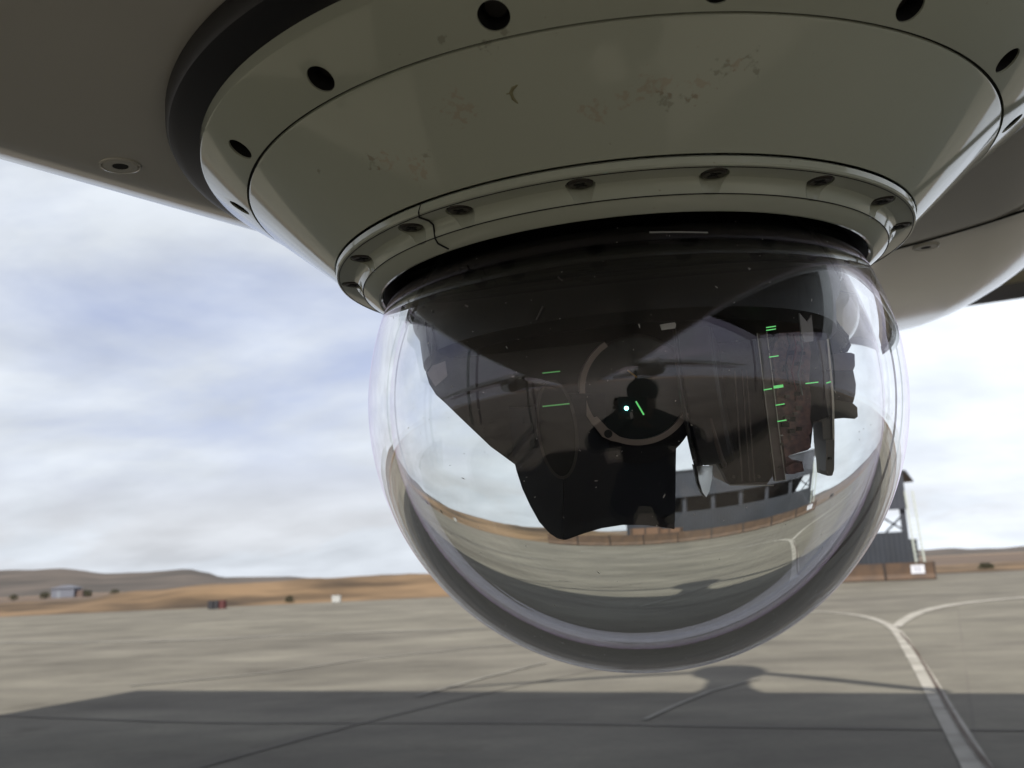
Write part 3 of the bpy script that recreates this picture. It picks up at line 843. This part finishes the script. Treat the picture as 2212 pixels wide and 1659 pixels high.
def plate(name, pts, dep, th, m, parent, plane=None, bev=0, sm=None, depf=None):
    P_ = [ins(u, v, dep if depf is None else depf(u, v), plane) for u, v in pts]
    bm = bmesh.new(); prism(bm, P_, lF*th)
    if bev: bevel(bm, bev, 2)
    return link(name, bm, m, parent, sm)
def mplane(u, v, dep, yaw, pit):
    """plane facing the camera, turned by yaw to the left, pitched so that its normal is pit degrees below the horizon"""
    n0 = Vector((-math.sin(rad(yaw))*math.cos(rad(pit)), -math.cos(rad(yaw))*math.cos(rad(pit)), -math.sin(rad(pit))))
    q, d = inray(u, v); p0 = q+d*((CAM+FWD*dep-q).dot(FWD)/d.dot(FWD)); return (p0, n0)

SB = bpy.data.objects.new('sensor_ball', None); COL.objects.link(SB); SB.parent = TU
# black upper housing: drum with a stepped lower edge
bm = bmesh.new(); lathe(bm, [(0, .1005), (.1515, .1005), (.160, .085), (.1655, .066), (.160, .058), (.1575, .036), (.150, .030), (0, .030)], 128)
link('upper_housing', bm, M_black, SB, 30)
plate('yoke_block', [(932, 640), (1700, 640), (1742, 690), (1740, 760), (1700, 860), (1250, 905), (1180, 850), (938, 790)], .70, .08, M_black, SB, bev=.001)
plA = mplane(1100, 820, .652, 13, 5.6)
plate('left_window', [(937, 668), (1240, 640), (1320, 760), (1262, 900), (1180, 1010), (1111, 1000), (1060, 962), (1000, 905), (962, 868), (945, 852), (930, 828), (923, 806), (936, 788)], .64, .004, M_mirrorL, SB, plane=plA)
plate('left_window_frame', [(936, 660), (1245, 632), (1325, 760), (1262, 905), (1182, 1014), (1112, 1003), (1060, 965), (1000, 908), (962, 871), (942, 853), (927, 829), (920, 805), (932, 788)], .664, .03, M_black, SB)
plB = mplane(1650, 850, .664, 13, 5.6)
plate('right_window', [(1450, 560), (1740, 590), (1752, 700), (1768, 760), (1790, 900), (1757, 912), (1752, 960), (1697, 985), (1660, 1040), (1580, 1046), (1562, 1010), (1552, 930), (1470, 905)], .66, .004, M_mirrorR, SB, plane=plB)
plate('right_window_frame', [(1440, 560), (1742, 585), (1756, 700), (1772, 760), (1793, 905), (1757, 915), (1750, 962), (1697, 988), (1656, 1047), (1576, 1047), (1560, 1010), (1548, 930), (1465, 905)], .69, .05, M_brown, SB)
plate('left_bracket', [(917, 690), (940, 690), (946, 790), (934, 790), (922, 740)], .675, .02, M_black, SB)
plate('chamfer_tab', [(922, 806), (934, 790), (962, 780), (966, 812), (940, 835)], .648, .003, mat('chamfer_grey', (.22, .20, .24), .25, .8), SB)
# mirror hood
def hood_dep(u, v): return .605+.012*abs(u-1215)/240+.00006*(v-1000)*0
hp = [(1100, 880), (1102, 930), (1108, 985), (1116, 1018), (1128, 1055), (1145, 1092), (1165, 1128), (1188, 1153), (1204, 1163), (1216, 1166)]
hp2 = [(1216, 1166), (1224, 1166), (1262, 1152), (1300, 1141), (1345, 1134), (1390, 1134), (1425, 1138), (1457, 1143), (1459, 1085), (1460, 1005), (1462, 900)]
plate('hood', hp+[(1216, 1100), (1216, 1000), (1216, 880)], None, .06, M_navy, SB, depf=lambda u, v: .600+.05*(1216-u)/116*.6)
plate('hood_cheek', hp2+[(1380, 850), (1222, 850)], None, .06, M_navy, SB, depf=lambda u, v: .600+.03*(u-1216)/244)
# elliptical side port in the hood
def ellring(name, c, a, b, rot, w, dep, th, m, parent, a0=0, a1=360, n=64):
    bm = bmesh.new(); o1, i1 = [], []
    full = a1-a0 >= 360
    for k in range(n if full else n+1):
        an = rad(a0+(a1-a0)*k/n); cs, sn = math.cos(an), math.sin(an)
        for lst, s_ in ((o1, 1), (i1, None)):
            aa, bb = (a, b) if s_ else (a-w, b-w)
            x, y = aa*cs, bb*sn
            u = c[0]+x*math.cos(rot)-y*math.sin(rot); v = c[1]-(x*math.sin(rot)+y*math.cos(rot))
            lst.append(ins(u, v, dep))
    F_ = lF*th
    vo = [bm.verts.new(q) for q in o1]; vi = [bm.verts.new(q) for q in i1]
    wo = [bm.verts.new(q+F_) for q in o1]; wi = [bm.verts.new(q+F_) for q in i1]
    m_ = len(vo)
    for k in range(m_ if full else m_-1):
        j = (k+1) % m_
        bm.faces.new((vo[k], vo[j], vi[j], vi[k])); bm.faces.new((wo[k], wi[k], wi[j], wo[j]))
        bm.faces.new((vo[k], wo[k], wo[j], vo[j])); bm.faces.new((vi[k], vi[j], wi[j], wi[k]))
    return link(name, bm, m, parent, 30)
def elldisc(name, c, a, b, rot, dep, th, m, parent, n=64):
    pts = []
    for k in range(n):
        an = 2*math.pi*k/n; x, y = a*math.cos(an), b*math.sin(an)
        pts.append((c[0]+x*math.cos(rot)-y*math.sin(rot), c[1]-(x*math.sin(rot)+y*math.cos(rot))))
    return plate(name, pts, dep, th, m, parent, sm=30)
ellring('side_port', (1204, 928), 44, 108, rad(7), 6, .5985, .012, mat('port_rim', (.05, .045, .042), .45, .4), SB)
elldisc('side_port_glass', (1204, 928), 39, 103, rad(7), .5995, .001, mat('side_port_coating', (.006, .007, .006), .35, 0, spec=.3), SB)
# main lens
elldisc('lens_barrel', (1378, 862), 128, 140, 0, .612, .07, M_black2, SB)
ellring('lens_bezel', (1376, 840), 124, 122, rad(-6), 12, .606, .02, M_ring, SB, 130, 340)
plate('bezel_tab', [(1276, 905), (1290, 900), (1312, 924), (1345, 948), (1350, 958), (1320, 952), (1302, 944), (1288, 926)], .6055, .006, M_ring, SB)
elldisc('lens_glass', (1376, 840), 113, 111, 0, .611, .002, M_lens, SB)
elldisc('tab_hole', (1314, 937), 9, 9, 0, .6050, .004, M_groove, SB, 20)
elldisc('teal_glint', (1353.5, 882), 4.2, 4.2, 0, .6095, .002, M_tealglint, SB, 20)  # reflected light spot made as a glowing disc
def bar(name, a, b, w, dep, m, parent=None, th=.0012):
    p0, p1 = Vector((*a, 0)), Vector((*b, 0)); d = (p1-p0).normalized(); n0 = Vector((-d.y, d.x, 0))*w/2
    q = [p0-n0, p1-n0, p1+n0, p0+n0]
    return plate(name, [(x.x, x.y) for x in q], dep, th, m, parent or SB)
bar('green_glint', (1374, 867), (1391, 896), 3, .6093, M_green)  # reflected streak made as a glowing bar
bar('amber_glint', (1356, 800), (1376, 815), 3, .6096, mat('amber_strip', (.35, .2, .03), .4))  # coloured bar in place of a yellow line reflected in the lens
# middle barrel (axis across the picture): discs edge-on
def barrel(name, u0, u1, v, dep, r, m, parent, seg=72, tilt=0, caps=True, r2=None):
    a = ins(u0, v, dep); b = ins(u1, v+tilt, dep-(u1-u0)*.00034*.24); ax_ = (b-a)
    bm = bmesh.new(); h = ax_.length; R2 = r if r2 is None else r2
    bv = min(.002, h*.3)
    lathe(bm, [(0, 0), (r-bv, 0), (r, bv), (R2, h-bv), (R2-bv, h), (0, h)], seg)
    qm = ax_.to_track_quat('Z', 'Y').to_matrix()
    for v_ in bm.verts: v_.co = a+qm @ v_.co
    return link(name, bm, m, parent, 30)
barrel('mirror_disc', 1482, 1489, 838, .655, .0590, mat('disc_metal', (.02, .017, .016), .4, .2), SB, tilt=-1)
barrel('mid_barrel', 1489, 1560, 838, .655, .0535, mat('barrel_dark', (.02, .017, .016), .4), SB, tilt=-11)
barrel('mid_barrel_lip', 1526, 1536, 836, .655, .0560, M_brown, SB, tilt=-2)
M_frost = mat('frosted_lens', (.95, .95, .93), .5)
M_frost.node_tree.nodes['Principled BSDF'].inputs['Transmission Weight'].default_value = 1
M_frost.node_tree.nodes['Principled BSDF'].inputs['IOR'].default_value = 1.12
plate('pale_blade', [(1506, 1008), (1540, 1006), (1538, 1035), (1533, 1060), (1526, 1074), (1519, 1064), (1511, 1040)], .62, .002, M_frost, SB)
plate('blade_holder', [(1498, 1004), (1505, 1006), (1510, 1042), (1518, 1066), (1524, 1075), (1517, 1068), (1507, 1046)], .619, .005, M_black, SB)
# front drum face parts at right
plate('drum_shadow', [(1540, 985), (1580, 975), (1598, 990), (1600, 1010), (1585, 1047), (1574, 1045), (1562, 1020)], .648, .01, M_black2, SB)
plate('drum_flange', [(1633, 700), (1654, 690), (1672, 820), (1684, 920), (1697, 1036), (1692, 1038), (1676, 1040), (1664, 930), (1652, 850)], .648, .006, M_brown, SB)
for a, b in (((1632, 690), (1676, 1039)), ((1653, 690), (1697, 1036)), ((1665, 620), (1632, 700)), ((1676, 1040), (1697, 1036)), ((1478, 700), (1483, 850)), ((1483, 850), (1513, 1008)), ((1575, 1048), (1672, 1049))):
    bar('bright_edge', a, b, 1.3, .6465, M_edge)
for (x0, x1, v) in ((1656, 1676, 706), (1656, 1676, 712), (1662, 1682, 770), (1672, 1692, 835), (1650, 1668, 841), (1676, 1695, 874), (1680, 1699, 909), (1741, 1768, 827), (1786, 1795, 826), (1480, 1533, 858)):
    bar('green_glint', (x0, v+1.5), (x1, v-1.5), 6 if v == 835 else 2.2, .6455 if v > 780 else .60, M_green)  # glowing bars in place of reflections
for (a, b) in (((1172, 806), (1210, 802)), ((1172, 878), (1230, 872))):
    bar('green_glint', a, b, 2.4, .5975, mat('faint_green', (.1, .4, .12), .3, emit=(.25, .8, .25), estr=.2))  # weaker glow for the reflected streaks at left
# circuit board, plates, connectors
rg = [(1690, 700), (1740, 700), (1752, 760), (1748, 820), (1752, 860), (1750, 905), (1755, 928), (1748, 940), (1752, 966), (1745, 972), (1700, 985), (1714, 995), (1733, 997), (1737, 1018), (1718, 1022), (1700, 1022), (1696, 985), (1682, 900), (1668, 760)]
plate('circuit_board', rg, .652, .01, M_pcb, SB)
for k in range(26):
    u = random.uniform(1690, 1740); v = random.uniform(740, 960); s_ = random.uniform(3, 8)
    u = max(u, 1672+(v-740)*.1+8)
    plate('chip', [(u-s_, v-s_*.7), (u+s_, v-s_*.7), (u+s_, v+s_*.7), (u-s_, v+s_*.7)], .651-random.uniform(0, .003), .004, random.choice([M_black2, M_pcb, M_brown]), SB)
M_plate = mat('grey_plate', (.22, .2, .18), .45, .2)
plate('rear_plate', [(1745, 610), (1762, 640), (1782, 700), (1792, 760), (1798, 860), (1803, 930), (1802, 1015), (1798, 1027), (1786, 1027), (1784, 1000), (1779, 960), (1776, 912), (1754, 912), (1754, 860), (1748, 720)], .69, .02, M_plate, SB)
plate('plate_edge', [(1782, 690), (1786, 692), (1802, 860), (1803, 965), (1799, 968), (1797, 860)], .688, .002, M_edge, SB)
plate('plate_foot', [(1784, 950), (1802, 950), (1800, 1020), (1796, 1028), (1788, 1028), (1784, 1018)], .684, .014, M_plate, SB)
plate('upper_bracket', [(1740, 560), (1800, 590), (1790, 610), (1756, 625), (1762, 660), (1772, 700), (1750, 710), (1732, 620)], .70, .03, M_black, SB)
for k, pg in enumerate(([(1790, 690), (1806, 690), (1826, 720), (1834, 745), (1830, 760), (1800, 765)], [(1800, 760), (1838, 762), (1846, 765), (1847, 790), (1843, 800), (1802, 800)], [(1800, 795), (1843, 800), (1849, 830), (1848, 850), (1843, 870), (1802, 862)], [(1802, 858), (1830, 860), (1852, 880), (1853, 900), (1846, 905), (1822, 903), (1802, 905)])):
    plate('connector', pg, .70+.004*k, .03, (M_black, M_brown, M_black2, mat('olive_connector', (.05, .05, .03), .5))[k], SB, bev=.0008)
plate('small_block', [(1697, 1010), (1714, 1000), (1730, 1000), (1732, 1016), (1716, 1024), (1700, 1024)], .645, .01, M_pcb, SB)
bm = bmesh.new(); tube(bm, [ins(u, v, .69) for u, v in ((1803, 700), (1816, 712), (1830, 728), (1834, 745), (1828, 756), (1815, 758))], .0018, 8); link('cable', bm, M_black, SB, 60)
bm = bmesh.new(); tube(bm, [ins(u, v, .69) for u, v in ((1815, 705), (1824, 722), (1828, 742), (1820, 752))], .0014, 8); link('cable', bm, mat('grey_cable', (.2, .2, .22), .4), SB, 60)
plate('pale_tag', [(1426, 701), (1442, 698), (1458, 696), (1461, 700), (1459, 709), (1445, 711), (1430, 713)], .556, .002, M_pale, SB)
plate('notched_tag', [(1727, 676), (1744, 696), (1753, 680), (1757, 720), (1757, 737), (1738, 739), (1731, 720)], .60, .002, mat('tag_grey', (.42, .40, .42), .4), SB)
plate('name_plate', [(1405, 488), (1537, 485), (1537, 488), (1405, 492)], .572, .002, M_pale, SB)
for a, b in (((1158, 690), (1172, 660)), ((1203, 593), (1214, 603)), ((972, 640), (982, 645))):
    bar('screw_glint', a, b, 3, .572, mat('dull_steel', (.12, .11, .11), .3, 1))
for k in range(5):
    x = (1010, 1100, 1285, 1480, 1670)[k]; y = (590, 575, 545, 525, 525)[k]
    plate('housing_block', [(x-18, y-12), (x+18, y-14), (x+18, y+14), (x-18, y+16)], (.574+abs(x-1385)/7000), .01, M_black2, SB)

# ================================================================== PHOTOGRAPHER (behind the camera, mirrored in the dome)
M_cloth = mat('dark_overall', (.03, .031, .036), .9); M_skin = mat('skin', (.16, .09, .06), .6); M_hair = mat('dark_hair', (.012, .009, .008), .7)
M_phone = mat('phone_black', (.01, .01, .011), .25)
PB = Vector((.05, -.26, -.03))
J = {'pel': (0, -.24, .66, .15), 'bel': (0, -.19, .82, .15), 'che': (0, -.09, 1.04, .17), 'nb': (0, -.04, 1.19, .08), 'nk': (0, -.03, 1.26, .06), 'hd': (0, -.02, 1.34, .085), 'hd2': (0, -.015, 1.41, .09), 'top': (0, -.02, 1.47, .07),
     'sl': (-.22, -.04, 1.15, .075), 'el': (-.40, -.02, 1.10, .065), 'wl': (-.10, .13, 1.35, .036), 'sr': (.22, -.04, 1.15, .075), 'er': (.40, -.02, 1.10, .065), 'wr': (.02, .13, 1.35, .036),
     'hl': (-.12, -.22, .62, .13), 'kl': (-.20, .08, .44, .11), 'al': (-.17, -.12, .09, .05), 'tl': (-.18, .05, .045, .04),
     'hr': (.12, -.22, .62, .13), 'kr': (.20, .08, .44, .11), 'ar': (.17, -.12, .09, .05), 'tr': (.18, .05, .045, .04), 'coat': (0, -.12, .32, .26)}
def skin(name, edges, root, m, sc=1):
    ks = []
    for e in edges:
        for k in e:
            if k not in ks: ks.append(k)
    me = bpy.data.meshes.new(name); me.from_pydata([Vector(J[k][:3])+PB for k in ks], [(ks.index(a), ks.index(b)) for a, b in edges], [])
    o = bpy.data.objects.new(name, me); COL.objects.link(o)
    o.modifiers.new('s', 'SKIN'); o.modifiers.new('u', 'SUBSURF').levels = 2
    for i, k in enumerate(ks):
        r = J[k][3]*sc; me.skin_vertices[0].data[i].radius = (r, r*.8 if k in ('pel', 'bel', 'che') else r)
        me.skin_vertices[0].data[i].use_root = (k == root)
    bpy.context.view_layer.update()
    nm = bpy.data.meshes.new_from_object(o.evaluated_get(bpy.context.evaluated_depsgraph_get()))
    o.modifiers.clear(); o.data = nm; nm.materials.append(m)
    for p_ in nm.polygons: p_.use_smooth = True
    return o
body = skin('person', [('pel', 'bel'), ('bel', 'che'), ('che', 'nb'), ('nb', 'nk'), ('nk', 'hd'), ('hd', 'hd2'), ('hd2', 'top'), ('nb', 'sl'), ('sl', 'el'), ('el', 'wl'), ('nb', 'sr'), ('sr', 'er'), ('er', 'wr'),
     ('pel', 'hl'), ('hl', 'kl'), ('kl', 'al'), ('al', 'tl'), ('pel', 'hr'), ('hr', 'kr'), ('kr', 'ar'), ('ar', 'tr')], 'pel', M_skin)
tag(body, 'crouching photographer in dark overalls raising a phone, mirrored faintly in the glass dome', 'person')
skin('overalls', [('pel', 'bel'), ('bel', 'che'), ('che', 'nb'), ('nb', 'sl'), ('sl', 'el'), ('nb', 'sr'), ('sr', 'er'), ('el', 'wl'), ('er', 'wr'), ('pel', 'hl'), ('hl', 'kl'), ('kl', 'al'), ('pel', 'hr'), ('hr', 'kr'), ('kr', 'ar'), ('pel', 'coat')], 'pel', M_cloth, 1.32).parent = body
bm = bmesh.new(); bmesh.ops.create_uvsphere(bm, u_segments=24, v_segments=16, radius=.105, matrix=Matrix.Translation(PB+Vector((0, -.03, 1.455))) @ Matrix.Diagonal((.95, 1.05, .8, 1))); link('hair', bm, M_hair, body, 60)
for sx in (-1, 1):
    J.update({'w': (-.04+sx*.06, .13, 1.35, .030), 'pm': (-.035+sx*.065, .20, 1.405, .024)})
    ed = [('w', 'pm')]
    for f in range(4):
        z = 1.385+f*.019; l = (.0, .01, .006, -.004)[f]
        J['f%da' % f] = (-.05+sx*(.075), .212, z, .0085); J['f%db' % f] = (-.05+sx*(.070+l), .234, z+.004, .008); J['f%dc' % f] = (-.05+sx*(.052), .244, z+.006, .007)
        ed += [('pm', 'f%da' % f), ('f%da' % f, 'f%db' % f), ('f%db' % f, 'f%dc' % f)]
    J['ta'] = (-.04+sx*.05, .20, 1.38, .010); J['tb'] = (-.045+sx*.035, .218, 1.395, .008)
    ed += [('w', 'ta'), ('ta', 'tb')]
    skin('hand', ed, 'w', M_skin).parent = body
ph = empty('phone', CAM-FWD*.012, RC)
tag(ph, 'black phone held up by the photographer, mirrored at the centre of the dome', 'phone')
bm = bmesh.new(); box(bm, (.012, -.005, -.004), (.125, .066, .009)); bevel(bm, .003, 3); link('case', bm, M_phone, ph, 40)
bm = bmesh.new(); lathe(bm, [(.0045, 0), (.0075, 0), (.0075, .0015), (.0045, .0015)], 24, True)
for v_ in bm.verts: v_.co += Vector((0, 0, -.0115))
link('lens_ring', bm, M_metal, ph)
# drum rings and small screws on the right-hand block
for k, (u, w_) in enumerate(((1596, 3), (1612, 2), (1622, 2))):
    bar('drum_ring', (u-9, 800), (u+8, 1040), w_, .652, M_brown)
for k, (u, v) in enumerate(((1663, 760), (1672, 800), (1690, 960), (1686, 1010), (1790, 800), (1792, 900), (1794, 990), (1640, 1030), (1585, 1030))):
    elldisc('screw_head', (u, v), 3.2, 3.2, 0, .6435 if u < 1700 else .682, .002, M_metal, SB, 12)
for k in range(3):
    bm = bmesh.new(); x0 = 1700+14*k
    tube(bm, [ins(x0, 722, .648), ins(x0+6, 745+4*k, .644), ins(x0-4, 790+10*k, .646), ins(x0+5, 830+12*k, .649)], .0007, 6)
    link('wire', bm, (M_black, mat('red_wire', (.2, .03, .03), .5), mat('grey_wire', (.2, .2, .2), .5))[k], SB, 60)
print('built', len(bpy.data.objects))
